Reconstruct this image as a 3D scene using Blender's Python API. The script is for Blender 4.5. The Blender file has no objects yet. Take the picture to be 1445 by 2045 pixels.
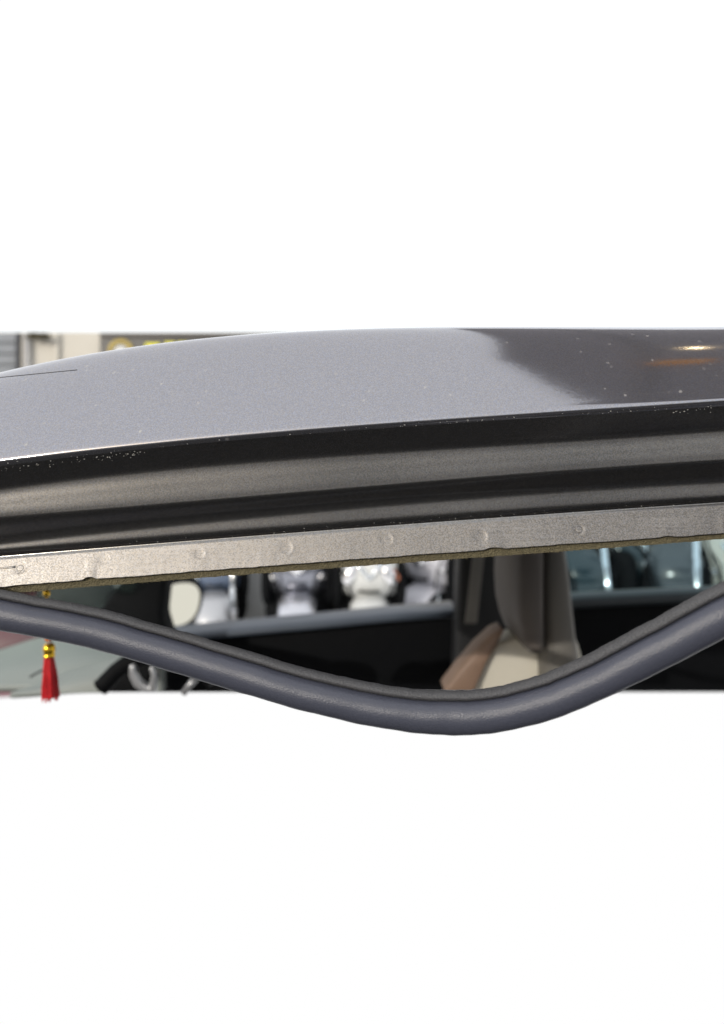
import bpy, bmesh, math, random
import numpy as np
from mathutils import Vector, Matrix

random.seed(7)
rng = np.random.default_rng(7)
scene = bpy.context.scene
COL = scene.collection

# ---------------------------------------------------------------- camera
# Camera stands at the origin, level, looking along +Y.  Metres.
FPX, CX, HY = 1300.0, 722.5, 900.0          # focal length / principal column / horizon row of the photograph
cam_d = bpy.data.cameras.new('camera')
cam = bpy.data.objects.new('camera', cam_d); COL.objects.link(cam)
cam.rotation_euler = (math.radians(90), 0, 0)
cam_d.sensor_fit = 'HORIZONTAL'; cam_d.sensor_width = 36.0
cam_d.lens = 36.0 * FPX / 1445.0
cam_d.shift_y = (HY - 1022.5) / 1445.0
cam_d.clip_start = 0.01; cam_d.clip_end = 500
cam_d.dof.use_dof = True; cam_d.dof.focus_distance = 0.312; cam_d.dof.aperture_fstop = 9.0
scene.camera = cam
def P(px, py, Y):
    return Vector(((px - CX) * Y / FPX, Y, (HY - py) * Y / FPX))

# ---------------------------------------------------------------- sky, sun, exposure
SUN = Vector((-0.52, -0.80, 0.275)).normalized()
world = bpy.data.worlds.new('World'); scene.world = world; world.use_nodes = True
wt = world.node_tree; wt.nodes.clear()
sky = wt.nodes.new('ShaderNodeTexSky'); sky.sky_type = 'NISHITA'; sky.sun_disc = False
sky.sun_elevation = math.asin(SUN.z); sky.sun_rotation = math.atan2(SUN.x, SUN.y)
sky.dust_density = 3.0
b1 = wt.nodes.new('ShaderNodeBackground'); b1.inputs['Strength'].default_value = 0.05
b2 = wt.nodes.new('ShaderNodeBackground'); b2.inputs['Color'].default_value = (1, 1, 1, 1); b2.inputs['Strength'].default_value = 1.0
ad = wt.nodes.new('ShaderNodeAddShader'); wo = wt.nodes.new('ShaderNodeOutputWorld')
wt.links.new(sky.outputs[0], b1.inputs['Color']); wt.links.new(b1.outputs[0], ad.inputs[0])
wt.links.new(b2.outputs[0], ad.inputs[1]); wt.links.new(ad.outputs[0], wo.inputs['Surface'])
sl = bpy.data.lights.new('sun', 'SUN'); sl.energy = 1.75; sl.angle = math.radians(0.6); sl.color = (1.0, 0.95, 0.87)
so = bpy.data.objects.new('sun', sl); COL.objects.link(so)
so.rotation_euler = SUN.to_track_quat('Z', 'Y').to_euler()
scene.render.engine = 'CYCLES'
scene.view_settings.view_transform = 'Standard'; scene.view_settings.look = 'None'
scene.view_settings.exposure = 0.0; scene.view_settings.gamma = 1.0

# ---------------------------------------------------------------- materials
def new_mat(name):
    m = bpy.data.materials.new(name); m.use_nodes = True
    nt = m.node_tree; bs = nt.nodes['Principled BSDF']
    return m, nt, bs
def N(nt, t, **kw):
    n = nt.nodes.new(t)
    for k, v in kw.items(): setattr(n, k, v)
    return n
def simple(name, col, rough=0.5, metal=0.0, var=0.0, vscale=40, bump=0.0, bscale=200, coat=0.0, emit=None, trans=0.0, sheen=0.0):
    m, nt, bs = new_mat(name)
    c = (*col, 1)
    bs.inputs['Base Color'].default_value = c
    bs.inputs['Roughness'].default_value = rough; bs.inputs['Metallic'].default_value = metal
    bs.inputs['Coat Weight'].default_value = coat
    bs.inputs['Transmission Weight'].default_value = trans
    bs.inputs['Sheen Weight'].default_value = sheen
    tc = N(nt, 'ShaderNodeTexCoord')
    if var:
        nz = N(nt, 'ShaderNodeTexNoise'); nz.inputs['Scale'].default_value = vscale; nz.inputs['Detail'].default_value = 6
        nt.links.new(tc.outputs['Object'], nz.inputs['Vector'])
        mx = N(nt, 'ShaderNodeMix', data_type='RGBA')
        mx.inputs[6].default_value = (*[max(0, x * (1 - var)) for x in col], 1)
        mx.inputs[7].default_value = (*[min(1, x * (1 + var)) for x in col], 1)
        nt.links.new(nz.outputs['Fac'], mx.inputs[0]); nt.links.new(mx.outputs[2], bs.inputs['Base Color'])
    if bump:
        nb = N(nt, 'ShaderNodeTexNoise'); nb.inputs['Scale'].default_value = bscale; nb.inputs['Detail'].default_value = 5
        nt.links.new(tc.outputs['Object'], nb.inputs['Vector'])
        bp = N(nt, 'ShaderNodeBump'); bp.inputs['Strength'].default_value = bump; bp.inputs['Distance'].default_value = 0.002
        nt.links.new(nb.outputs['Fac'], bp.inputs['Height']); nt.links.new(bp.outputs[0], bs.inputs['Normal'])
    if emit:
        bs.inputs['Emission Color'].default_value = (*emit[0], 1); bs.inputs['Emission Strength'].default_value = emit[1]
    return m

def car_paint(name, base, rough=0.26, flake=0.22, coat=0.5, dust=0.0, streak=0.0, coat_rough=0.04, metal=0.92, glit=0.24):
    m, nt, bs = new_mat(name)
    L = nt.links.new
    tc = N(nt, 'ShaderNodeTexCoord'); geo = N(nt, 'ShaderNodeNewGeometry')
    vo = N(nt, 'ShaderNodeTexVoronoi'); vo.inputs['Scale'].default_value = 2600
    L(tc.outputs['Object'], vo.inputs['Vector'])
    sub = N(nt, 'ShaderNodeVectorMath', operation='SUBTRACT'); sub.inputs[1].default_value = (0.5, 0.5, 0.5)
    L(vo.outputs['Color'], sub.inputs[0])
    sc = N(nt, 'ShaderNodeVectorMath', operation='SCALE'); sc.inputs['Scale'].default_value = flake
    L(sub.outputs[0], sc.inputs[0])
    a = N(nt, 'ShaderNodeVectorMath', operation='ADD'); L(geo.outputs['Normal'], a.inputs[0]); L(sc.outputs[0], a.inputs[1])
    nn = N(nt, 'ShaderNodeVectorMath', operation='NORMALIZE'); L(a.outputs[0], nn.inputs[0])
    L(nn.outputs[0], bs.inputs['Normal'])
    bs.inputs['Metallic'].default_value = metal; bs.inputs['Roughness'].default_value = rough
    bs.inputs['Coat Weight'].default_value = coat; bs.inputs['Coat Roughness'].default_value = coat_rough
    # flakes differ a little in brightness and hue
    sep = N(nt, 'ShaderNodeSeparateColor'); L(vo.outputs['Color'], sep.inputs[0])
    mr = N(nt, 'ShaderNodeMapRange'); mr.inputs['To Min'].default_value = 1 - glit; mr.inputs['To Max'].default_value = 1 + glit
    L(sep.outputs[0], mr.inputs['Value'])
    hue = N(nt, 'ShaderNodeMix', data_type='RGBA'); hue.inputs[6].default_value = (*base, 1)
    hue.inputs[7].default_value = (base[0] * 1.12, base[1] * 1.02, base[2] * 0.86, 1); L(sep.outputs[1], hue.inputs[0])
    vm = N(nt, 'ShaderNodeVectorMath', operation='SCALE'); L(hue.outputs[2], vm.inputs[0]); L(mr.outputs[0], vm.inputs['Scale'])
    out = vm.outputs[0]
    if dust:
        # dried rain spots and fine dust lying on the lacquer
        vd = N(nt, 'ShaderNodeTexVoronoi'); vd.inputs['Scale'].default_value = 150; vd.inputs['Randomness'].default_value = 1
        L(tc.outputs['Object'], vd.inputs['Vector'])
        nz = N(nt, 'ShaderNodeTexNoise'); nz.inputs['Scale'].default_value = 420; nz.inputs['Detail'].default_value = 4
        L(tc.outputs['Object'], nz.inputs['Vector'])
        nb = N(nt, 'ShaderNodeTexNoise'); nb.inputs['Scale'].default_value = 9; nb.inputs['Detail'].default_value = 3
        L(tc.outputs['Object'], nb.inputs['Vector'])
        s1 = N(nt, 'ShaderNodeMapRange'); s1.inputs['From Min'].default_value = 0.02; s1.inputs['From Max'].default_value = 0.2
        s1.inputs['To Min'].default_value = 1; s1.inputs['To Max'].default_value = 0; L(vd.outputs['Distance'], s1.inputs['Value'])
        s2 = N(nt, 'ShaderNodeMapRange'); s2.inputs['From Min'].default_value = 0.44; s2.inputs['From Max'].default_value = 0.6; L(nz.outputs['Fac'], s2.inputs['Value'])
        s3 = N(nt, 'ShaderNodeMapRange'); s3.inputs['From Min'].default_value = 0.40; s3.inputs['From Max'].default_value = 0.58; L(nb.outputs['Fac'], s3.inputs['Value'])
        m1 = N(nt, 'ShaderNodeMath', operation='MULTIPLY'); L(s1.outputs[0], m1.inputs[0]); L(s2.outputs[0], m1.inputs[1])
        m2 = N(nt, 'ShaderNodeMath', operation='MULTIPLY'); L(m1.outputs[0], m2.inputs[0]); L(s3.outputs[0], m2.inputs[1])
        m3 = N(nt, 'ShaderNodeMath', operation='MULTIPLY'); L(m2.outputs[0], m3.inputs[0]); m3.inputs[1].default_value = dust
        mx = N(nt, 'ShaderNodeMix', data_type='RGBA'); L(m3.outputs[0], mx.inputs[0]); L(out, mx.inputs[6])
        mx.inputs[7].default_value = (0.5, 0.48, 0.44, 1); out = mx.outputs[2]
        mt = N(nt, 'ShaderNodeMapRange'); mt.inputs['To Min'].default_value = 0.92; mt.inputs['To Max'].default_value = 0.2
        L(m3.outputs[0], mt.inputs['Value']); L(mt.outputs[0], bs.inputs['Metallic'])
    if streak:
        mp = N(nt, 'ShaderNodeMapping'); mp.inputs['Scale'].default_value = (22, 300, 1100); mp.inputs['Rotation'].default_value = (0, math.radians(4.3), 0)
        L(tc.outputs['Object'], mp.inputs['Vector'])
        nz = N(nt, 'ShaderNodeTexNoise'); nz.inputs['Scale'].default_value = 1; nz.inputs['Detail'].default_value = 7; nz.inputs['Roughness'].default_value = 0.7
        L(mp.outputs[0], nz.inputs['Vector'])
        nb = N(nt, 'ShaderNodeTexNoise'); nb.inputs['Scale'].default_value = 16; nb.inputs['Detail'].default_value = 3
        L(tc.outputs['Object'], nb.inputs['Vector'])
        s2 = N(nt, 'ShaderNodeMapRange'); s2.inputs['From Min'].default_value = 0.5; s2.inputs['From Max'].default_value = 0.72; L(nz.outputs['Fac'], s2.inputs['Value'])
        s3 = N(nt, 'ShaderNodeMapRange'); s3.inputs['From Min'].default_value = 0.4; s3.inputs['From Max'].default_value = 0.65; L(nb.outputs['Fac'], s3.inputs['Value'])
        m1 = N(nt, 'ShaderNodeMath', operation='MULTIPLY'); L(s2.outputs[0], m1.inputs[0]); L(s3.outputs[0], m1.inputs[1])
        m3 = N(nt, 'ShaderNodeMath', operation='MULTIPLY'); L(m1.outputs[0], m3.inputs[0]); m3.inputs[1].default_value = streak
        mx = N(nt, 'ShaderNodeMix', data_type='RGBA'); L(m3.outputs[0], mx.inputs[0]); L(out, mx.inputs[6])
        mx.inputs[7].default_value = (0.42, 0.40, 0.39, 1); out = mx.outputs[2]
        mt = N(nt, 'ShaderNodeMapRange'); mt.inputs['To Min'].default_value = 0.9; mt.inputs['To Max'].default_value = 0.35
        L(m3.outputs[0], mt.inputs['Value']); L(mt.outputs[0], bs.inputs['Metallic'])
    L(out, bs.inputs['Base Color'])
    return m

M = {}
M['paint'] = car_paint('silver_metallic_paint', (0.335, 0.348, 0.405), rough=0.105, flake=0.02, coat=0.5, dust=0.8, glit=0.14)
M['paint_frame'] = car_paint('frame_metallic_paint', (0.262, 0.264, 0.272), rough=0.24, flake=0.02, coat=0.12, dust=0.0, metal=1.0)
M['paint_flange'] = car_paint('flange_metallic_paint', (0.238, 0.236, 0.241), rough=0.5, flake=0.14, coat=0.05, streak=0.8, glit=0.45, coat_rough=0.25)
M['board'] = simple('olive_fibre_board', (0.165, 0.142, 0.082), 0.95, var=0.6, vscale=900, bump=1.0, bscale=1500)
M['dust'] = simple('dust', (0.5, 0.49, 0.46), 0.9, var=0.3, vscale=600)
M['seam'] = simple('black_sealant', (0.02, 0.02, 0.022), 0.6)
M['rubber'] = simple('black_rubber', (0.060, 0.065, 0.089), 0.36, var=0.22, vscale=1300, bump=0.16, bscale=1700)
M['rubber_top'] = simple('worn_rubber_edge', (0.080, 0.081, 0.087), 0.7, var=0.7, vscale=1300, bump=0.45, bscale=1300)
M['black_plastic'] = simple('black_plastic', (0.0035, 0.004, 0.005), 0.7, var=0.2, bump=0.2, bscale=400)
M['black_plastic'].node_tree.nodes['Principled BSDF'].inputs['Specular IOR Level'].default_value = 0.12
M['pillar'] = simple('charcoal_plastic', (0.010, 0.010, 0.011), 0.55, var=0.2, vscale=20)
M['belt'] = simple('blue_grey_vinyl', (0.065, 0.08, 0.105), 0.38, var=0.15, vscale=12)
M['belt_teal'] = simple('dark_vinyl', (0.02, 0.026, 0.03), 0.45, var=0.2)
M['cream'] = simple('cream_leather', (0.70, 0.66, 0.56), 0.5, var=0.08, vscale=15, bump=0.15, bscale=300)
M['tan'] = simple('tan_leather', (0.26, 0.17, 0.12), 0.5, var=0.1, vscale=20, bump=0.2, bscale=300)
M['taupe_shade'] = simple('taupe_shade_leather', (0.115, 0.098, 0.086), 0.55, var=0.1, vscale=20, bump=0.2, bscale=300)  # darker colour carries the shadow on the headrest's left half
M['greige'] = simple('grey_beige_leather', (0.165, 0.155, 0.138), 0.55, var=0.1, vscale=20, bump=0.2, bscale=300)
M['dash'] = simple('pale_grey_dashboard', (0.27, 0.295, 0.28), 0.55, var=0.08, vscale=10, bump=0.2, bscale=500)
M['silver'] = simple('silver_trim', (0.5, 0.51, 0.53), 0.3, metal=0.6)
M['red_silk'] = simple('red_silk', (0.75, 0.006, 0.016), 0.45, var=0.25, vscale=300, sheen=0.4)
M['gold'] = simple('gold_metal', (0.85, 0.52, 0.04), 0.25, metal=0.9)
M['gold_cord'] = simple('golden_cord', (0.65, 0.35, 0.03), 0.6, var=0.3, vscale=400)
M['orange_cord'] = simple('orange_cord', (0.55, 0.14, 0.02), 0.6, var=0.3, vscale=400)
M['tyre'] = simple('tyre_rubber', (0.012, 0.012, 0.014), 0.7)
M['chrome'] = simple('chrome', (0.8, 0.85, 0.9), 0.12, metal=1.0)
M['lens'] = simple('clear_lens', (0.9, 0.9, 0.92), 0.08, metal=0.85)
M['amber'] = simple('amber_lens', (0.7, 0.22, 0.1), 0.2, coat=1)
M['dark_red'] = simple('dark_red_car_paint', (0.16, 0.022, 0.035), 0.35, coat=0.4, var=0.1)
M['concrete'] = simple('pale_concrete', (0.30, 0.295, 0.285), 0.9, var=0.18, vscale=3, bump=0.3, bscale=60)
M['asphalt'] = simple('asphalt', (0.03, 0.03, 0.032), 0.95, var=0.3, vscale=120, bump=0.6, bscale=300)
M['plaster'] = simple('cream_plaster', (0.56, 0.54, 0.49), 0.9, var=0.08, vscale=2, bump=0.2, bscale=40)
M['shutter'] = simple('grey_blue_shutter', (0.22, 0.24, 0.27), 0.6, var=0.15, vscale=3)
M['pipe'] = simple('dark_pipe', (0.05, 0.05, 0.055), 0.5)
M['board_sign'] = simple('dark_sign_board', (0.055, 0.054, 0.052), 0.5, var=0.3, vscale=2)
M['sign_gold'] = simple('sign_gold', (0.42, 0.33, 0.1), 0.6, var=0.4, vscale=12)
M['sign_white'] = simple('sign_white', (0.62, 0.63, 0.62), 0.6)
M['sign_yellow'] = simple('sign_yellow', (0.75, 0.72, 0.02), 0.5)
M['plant'] = simple('dried_plant', (0.09, 0.08, 0.045), 0.9, var=0.5, vscale=30)
M['facade'] = simple('grey_brown_facade', (0.8, 0.775, 0.76), 0.9, var=0.2, vscale=0.6)
M['facade_dark'] = simple('brown_awning', (0.68, 0.66, 0.67), 0.9, var=0.2, vscale=0.8)
M['orange'] = simple('glowing_orange_strip', (0.7, 0.3, 0.06), 0.6, emit=((1.0, 0.45, 0.1), 0.38))  # own glow stands in for a sunlit orange streak
def glass(name, col, alpha):
    m, nt, bs = new_mat(name)
    nt.nodes.remove(bs)
    tr = N(nt, 'ShaderNodeBsdfTransparent'); tr.inputs[0].default_value = (*col, 1)
    gl = N(nt, 'ShaderNodeBsdfGlossy'); gl.inputs['Roughness'].default_value = 0.02
    fr = N(nt, 'ShaderNodeFresnel'); fr.inputs[0].default_value = 1.45
    mul = N(nt, 'ShaderNodeMath', operation='MULTIPLY'); mul.inputs[1].default_value = alpha
    mx = N(nt, 'ShaderNodeMixShader'); nt.links.new(fr.outputs[0], mul.inputs[0]); nt.links.new(mul.outputs[0], mx.inputs[0])
    nt.links.new(tr.outputs[0], mx.inputs[1]); nt.links.new(gl.outputs[0], mx.inputs[2])
    nt.links.new(mx.outputs[0], nt.nodes['Material Output'].inputs['Surface'])
    return m
M['tint'] = glass('tinted_glass', (0.78, 0.88, 0.9), 0.35)
M['screen'] = glass('windscreen_glass', (0.8, 0.86, 0.84), 0.12)
def mirror_mat():
    return simple('mirror_glass', (0.72, 0.7, 0.6), 0.03, metal=1.0)
M['mirror'] = mirror_mat()

# ---------------------------------------------------------------- mesh helpers
def mesh_obj(name, verts, faces, mat, parent=None, smooth=True):
    me = bpy.data.meshes.new(name); me.from_pydata([tuple(v) for v in verts], [], faces); me.update()
    bm = bmesh.new(); bm.from_mesh(me); bmesh.ops.recalc_face_normals(bm, faces=bm.faces); bm.to_mesh(me); bm.free()
    if smooth: me.polygons.foreach_set('use_smooth', [True] * len(me.polygons))
    me.materials.append(mat)
    o = bpy.data.objects.new(name, me); COL.objects.link(o)
    if parent is not None: o.parent = parent
    return o
def thing(name, label, cat, group=None):
    o = bpy.data.objects.new(name, None); COL.objects.link(o); o.empty_display_size = 0.05
    o['label'] = label; o['category'] = cat
    if group: o['group'] = group
    return o
def tag(o, label, cat, group=None):
    o['label'] = label; o['category'] = cat
    if group: o['group'] = group
    return o
def structure(o): o['kind'] = 'structure'; return o
def grid_faces(nr, nc, close_c=False, close_r=False):
    f = []
    for r in range(nr if close_r else nr - 1):
        for c in range(nc if close_c else nc - 1):
            r2, c2 = (r + 1) % nr, (c + 1) % nc
            f.append((r * nc + c, r * nc + c2, r2 * nc + c2, r2 * nc + c))
    return f
def catmull(pts, n):
    pts = [np.array(p, float) for p in pts]
    pts = [2 * pts[0] - pts[1]] + pts + [2 * pts[-1] - pts[-2]]
    out = []
    for i in range(1, len(pts) - 2):
        p0, p1, p2, p3 = pts[i - 1:i + 3]
        for k in range(n):
            t = k / n
            out.append(0.5 * ((2 * p1) + (-p0 + p2) * t + (2 * p0 - 5 * p1 + 4 * p2 - p3) * t * t + (-p0 + 3 * p1 - 3 * p2 + p3) * t ** 3))
    out.append(pts[-2]); return out
def tube(name, path, r, mat, parent=None, seg=12, up=(0, 0, 1)):
    path = [Vector(p) for p in path]; n = len(path); vs = []
    rr = r if hasattr(r, '__len__') else [r] * n
    for i, p in enumerate(path):
        t = (path[min(i + 1, n - 1)] - path[max(i - 1, 0)]).normalized()
        u = Vector(up)
        if abs(t.dot(u)) > 0.95: u = Vector((0, 1, 0))
        s = t.cross(u).normalized(); w = s.cross(t)
        for k in range(seg):
            a = 2 * math.pi * k / seg
            vs.append(p + (s * math.cos(a) + w * math.sin(a)) * rr[i])
    f = grid_faces(n, seg, close_c=True)
    f.append(tuple(range(seg))); f.append(tuple((n - 1) * seg + k for k in range(seg)))
    return mesh_obj(name, vs, f, mat, parent)
def lathe(name, prof, origin, mat, parent=None, seg=24, axis=(0, 0, 1), scale=(1, 1, 1)):
    q = Vector((0, 0, 1)).rotation_difference(Vector(axis)); vs = []
    for r, h in prof:
        for k in range(seg):
            a = 2 * math.pi * k / seg
            v = q @ Vector((r * math.cos(a), r * math.sin(a), h))
            vs.append(Vector(origin) + Vector((v.x * scale[0], v.y * scale[1], v.z * scale[2])))
    f = grid_faces(len(prof), seg, close_c=True)
    f.append(tuple(range(seg))); f.append(tuple((len(prof) - 1) * seg + k for k in range(seg)))
    return mesh_obj(name, vs, f, mat, parent)
def blob(name, c, s, mat, parent=None, rot=None, e=1.0, seg=28, rings=16):
    """rounded body: superellipsoid with half sizes s, exponent e (1 = ellipsoid, <1 boxier)"""
    def sp(x, p): return math.copysign(abs(x) ** p, x)
    vs = []
    for i in range(rings + 1):
        th = -math.pi / 2 + math.pi * i / rings
        th = max(-math.pi / 2 + 0.01, min(math.pi / 2 - 0.01, th))
        for k in range(seg):
            ph = 2 * math.pi * k / seg
            v = Vector((s[0] * sp(math.cos(th), e) * sp(math.cos(ph), e), s[1] * sp(math.cos(th), e) * sp(math.sin(ph), e), s[2] * sp(math.sin(th), e)))
            if rot is not None: v = rot @ v
            vs.append(Vector(c) + v)
    f = grid_faces(rings + 1, seg, close_c=True)
    f.append(tuple(range(seg))); f.append(tuple(rings * seg + k for k in range(seg)))
    return mesh_obj(name, vs, f, mat, parent)
def slab(name, poly, d, mat, parent=None, bevel=0.004, smooth=False):
    """polygon of 3-D points extruded by vector d, edges bevelled"""
    n = len(poly); d = Vector(d)
    vs = [Vector(p) for p in poly] + [Vector(p) + d for p in poly]
    f = [tuple(range(n)), tuple(range(2 * n - 1, n - 1, -1))] + [(i, (i + 1) % n, n + (i + 1) % n, n + i) for i in range(n)]
    o = mesh_obj(name, vs, f, mat, parent, smooth)
    if bevel:
        bm = bmesh.new(); bm.from_mesh(o.data)
        bmesh.ops.bevel(bm, geom=list(bm.edges), offset=bevel, segments=3, profile=0.5, affect='EDGES', clamp_overlap=True)
        bm.to_mesh(o.data); bm.free()
        o.data.polygons.foreach_set('use_smooth', [True] * len(o.data.polygons))
    return o
def box(name, lo, hi, mat, parent=None, bevel=0.0):
    return slab(name, [(lo[0], lo[1], lo[2]), (hi[0], lo[1], lo[2]), (hi[0], lo[1], hi[2]), (lo[0], lo[1], hi[2])], (0, hi[1] - lo[1], 0), mat, parent, bevel)

# ---------------------------------------------------------------- ground
GZ = -1.45
def sheet(name, x0, x1, y0, y1, z, mat):
    return structure(mesh_obj(name, [(x0, y0, z), (x1, y0, z), (x1, y1, z), (x0, y1, z)], [(0, 1, 2, 3)], mat, None, False))
sheet('road', -60, 60, -60, 1.5, GZ, M['asphalt'])
sheet('pavement', -40, 40, 4.0, 14.0, GZ, M['concrete'])

# ---------------------------------------------------------------- the car: roof, door frame, flange
car = thing('car', 'silver-grey car with bare door frame and cream seat, filling the picture', 'car')
STX = [0, 480, 960, 1445]
class Curve:
    def __init__(self, ys, xs=STX, deg=3):
        self.p = np.polyfit(xs, ys, deg); self.d = np.polyder(self.p); self.a, self.b = xs[0], xs[-1]
    def __call__(self, x):
        x = np.asarray(x, float); xc = np.clip(x, self.a, self.b)
        return np.polyval(self.p, xc) + np.polyval(self.d, xc) * (x - xc)
# rows of the section, top to bottom: depth (m) and picture row at four columns
ROWS = [
    # crown is continued backwards below
    ('C',  0.347, [744, 670, 653, 652]),
    ('S',  0.3255, [772, 704, 684, 680]),
    ('A2', 0.3105, [850, 790, 760, 742]),
    ('A1', 0.3022, [902, 850, 814, 784]),
    ('A',  0.3000, [921, 869, 832, 799]),
    ('L1', 0.3013, [931, 878, 842, 811]),
    ('L2', 0.3052, [962, 909, 876, 845]),
    ('L3', 0.3066, [974, 922, 889, 857]),
    ('B1', 0.3069, [983, 932, 898, 866]),
    ('Bm', 0.30675, [1004, 958, 922, 888]),
    ('B2', 0.3066, [1028, 987, 946, 911]),
    ('D1', 0.3069, [1037, 997, 957, 922]),
    ('D2', 0.3112, [1070, 1022, 982, 950]),
    ('D3', 0.31195, [1080, 1031, 990, 959]),
    ('E1', 0.3122, [1087, 1038, 997, 966]),
    ('E2', 0.31212, [1098, 1059, 1023, 991]),
    ('F1', 0.3127, [1105, 1067, 1031, 998]),
    ('F2', 0.3134, [1111, 1072, 1036, 1003]),
    ('G1', 0.3125, [1118, 1079, 1043, 1009]),
    ('G2', 0.3086, [1172, 1135, 1099, 1066]),
]
XS = np.arange(-0.42, 0.62, 0.001)
def row_world(Y, ys):
    c = Curve(ys); px = CX + FPX * XS / Y
    return (HY - c(px)) * Y / FPX
rows = {n: (Y, row_world(Y, ys)) for n, Y, ys in ROWS}
order = [r[0] for r in ROWS]
zc = rows['C'][1]
back = [(1.50, zc - 0.045), (1.30, zc + 0.006), (0.95, zc + 0.020), (0.60, zc + 0.015), (0.43, zc + 0.0085), (0.378, zc + 0.0048)]
section = [np.stack([np.full_like(XS, Y), z], 1) for Y, z in back] + [np.stack([np.full_like(XS, rows[n][0]), rows[n][1]], 1) for n in order]
nb = len(back)
idx = {n: nb + i for i, n in enumerate(order)}
# the panel between shoulder and lip is one gently crowned sheet: a cubic from the lip (56 degrees) to the crown (14 degrees)
pA, pC = section[idx['A1']], section[idx['C']]
dA = np.array([math.cos(math.radians(56)), math.sin(math.radians(56))]); dC = np.array([math.cos(math.radians(14)), math.sin(math.radians(14))])
det = dA[0] * dC[1] - dA[1] * dC[0]; w = pC - pA
ka = (w[:, 0] * dC[1] - w[:, 1] * dC[0]) / det
kc = (w[:, 1] * dA[0] - w[:, 0] * dA[1]) / det * -1
q1 = pA + 0.72 * ka[:, None] * dA; q2 = pC - 0.72 * np.abs(kc)[:, None] * dC
def bez(t): return (1 - t) ** 3 * pA + 3 * (1 - t) ** 2 * t * q1 + 3 * (1 - t) * t * t * q2 + t ** 3 * pC
section[idx['A2']] = bez(0.15); section[idx['S']] = bez(0.85)
panel = [bez(1 - k / 40) for k in range(1, 40)]
def cr_section(i0, i1, n):
    """smooth rows through control rows i0..i1 (Catmull-Rom with the neighbours as handles)"""
    out = []
    for i in range(i0, i1):
        p0 = section[max(i - 1, 0)]; p1 = section[i]; p2 = section[i + 1]; p3 = section[min(i + 2, len(section) - 1)]
        # chordal tangents keep the uneven spacing from overshooting
        d0 = np.linalg.norm(p1 - p0, axis=1, keepdims=True) ** 0.5 + 1e-6
        d1 = np.linalg.norm(p2 - p1, axis=1, keepdims=True) ** 0.5 + 1e-6
        d2 = np.linalg.norm(p3 - p2, axis=1, keepdims=True) ** 0.5 + 1e-6
        m1 = (p1 - p0) / d0 - (p2 - p0) / (d0 + d1) + (p2 - p1) / d1 if i > 0 else (p2 - p1) / d1
        m2 = (p2 - p1) / d1 - (p3 - p1) / (d1 + d2) + (p3 - p2) / d2 if i + 2 < len(section) else (p2 - p1) / d1
        m1 = m1 * d1; m2 = m2 * d1
        for k in range(n):
            t = k / n
            out.append((2 * t**3 - 3 * t**2 + 1) * p1 + (t**3 - 2 * t**2 + t) * m1 + (-2 * t**3 + 3 * t**2) * p2 + (t**3 - t**2) * m2)
    out.append(section[i1]); return out
def sweep(name, rws, mat, parent, thick=None):
    vs = []; nc = len(XS)
    for r in rws:
        vs += [(XS[c], r[c, 0], r[c, 1]) for c in range(nc)]
    o = mesh_obj(name, vs, grid_faces(len(rws), nc), mat, parent)
    return o
# small nicks in the lower edge of the flange
g2 = section[idx['G2']]
for pxn, w, h in ((178, 11, 5), (986, 16, 3.2), (1330, 12, 2)):
    px = CX + FPX * XS / g2[0, 0]
    g2[:, 1] += np.exp(-((px - pxn) / w) ** 4) * h * g2[0, 0] / FPX
g2[:, 1] += 0.00012 * np.convolve(rng.normal(size=len(XS)), np.ones(9) / 3, 'same')
roof = sweep('roof_panel', cr_section(0, idx['C'], 7) + panel + cr_section(idx['A1'], idx['L1'], 7), M['paint'], car)
frame = sweep('door_frame', cr_section(idx['L1'], idx['G1'], 7), M['paint_frame'], car)
# interpolated surface point of the flange at a picture column, t = 0 top .. 1 bottom
def flange_pt(px, t):
    c1, c2 = Curve(ROWS[-2][2]), Curve(ROWS[-1][2])
    Y = 0.3125 + (0.3086 - 0.3125) * t
    y = c1(px) * (1 - t) + c2(px) * t
    return P(px, float(y), Y)
fl_n = Vector((0, -1, 0.0)); 
_a, _b = flange_pt(700, 0.1), flange_pt(700, 0.9)
fl_n = Vector((1, 0, 0.075)).normalized().cross((_a - _b).normalized()).normalized()
if fl_n.y > 0: fl_n = -fl_n
WELDS = [(40, 0.36, 1.0), (208, 0.30, .9), (398, 0.36, .95), (572, 0.4, 1.0), (772, 0.36, 1.0), (960, 0.5, 1.05), (1156, 0.5, .95), (1428, 0.55, 1.0)]
# finely divided flange sheet, each weld pressed into it as a shallow dent with an uneven rim
XF = np.arange(-0.42, 0.62, 0.0005)
top, bot = section[idx['G1']], section[idx['G2']]
nrow = 34; FV = np.zeros((nrow + 1, len(XF), 3))
for r_ in range(nrow):
    t = r_ / (nrow - 1)
    FV[r_, :, 0] = XF
    FV[r_, :, 1] = top[0, 0] * (1 - t) + bot[0, 0] * t
    FV[r_, :, 2] = np.interp(XF, XS, top[:, 1]) * (1 - t) + np.interp(XF, XS, bot[:, 1]) * t
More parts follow.
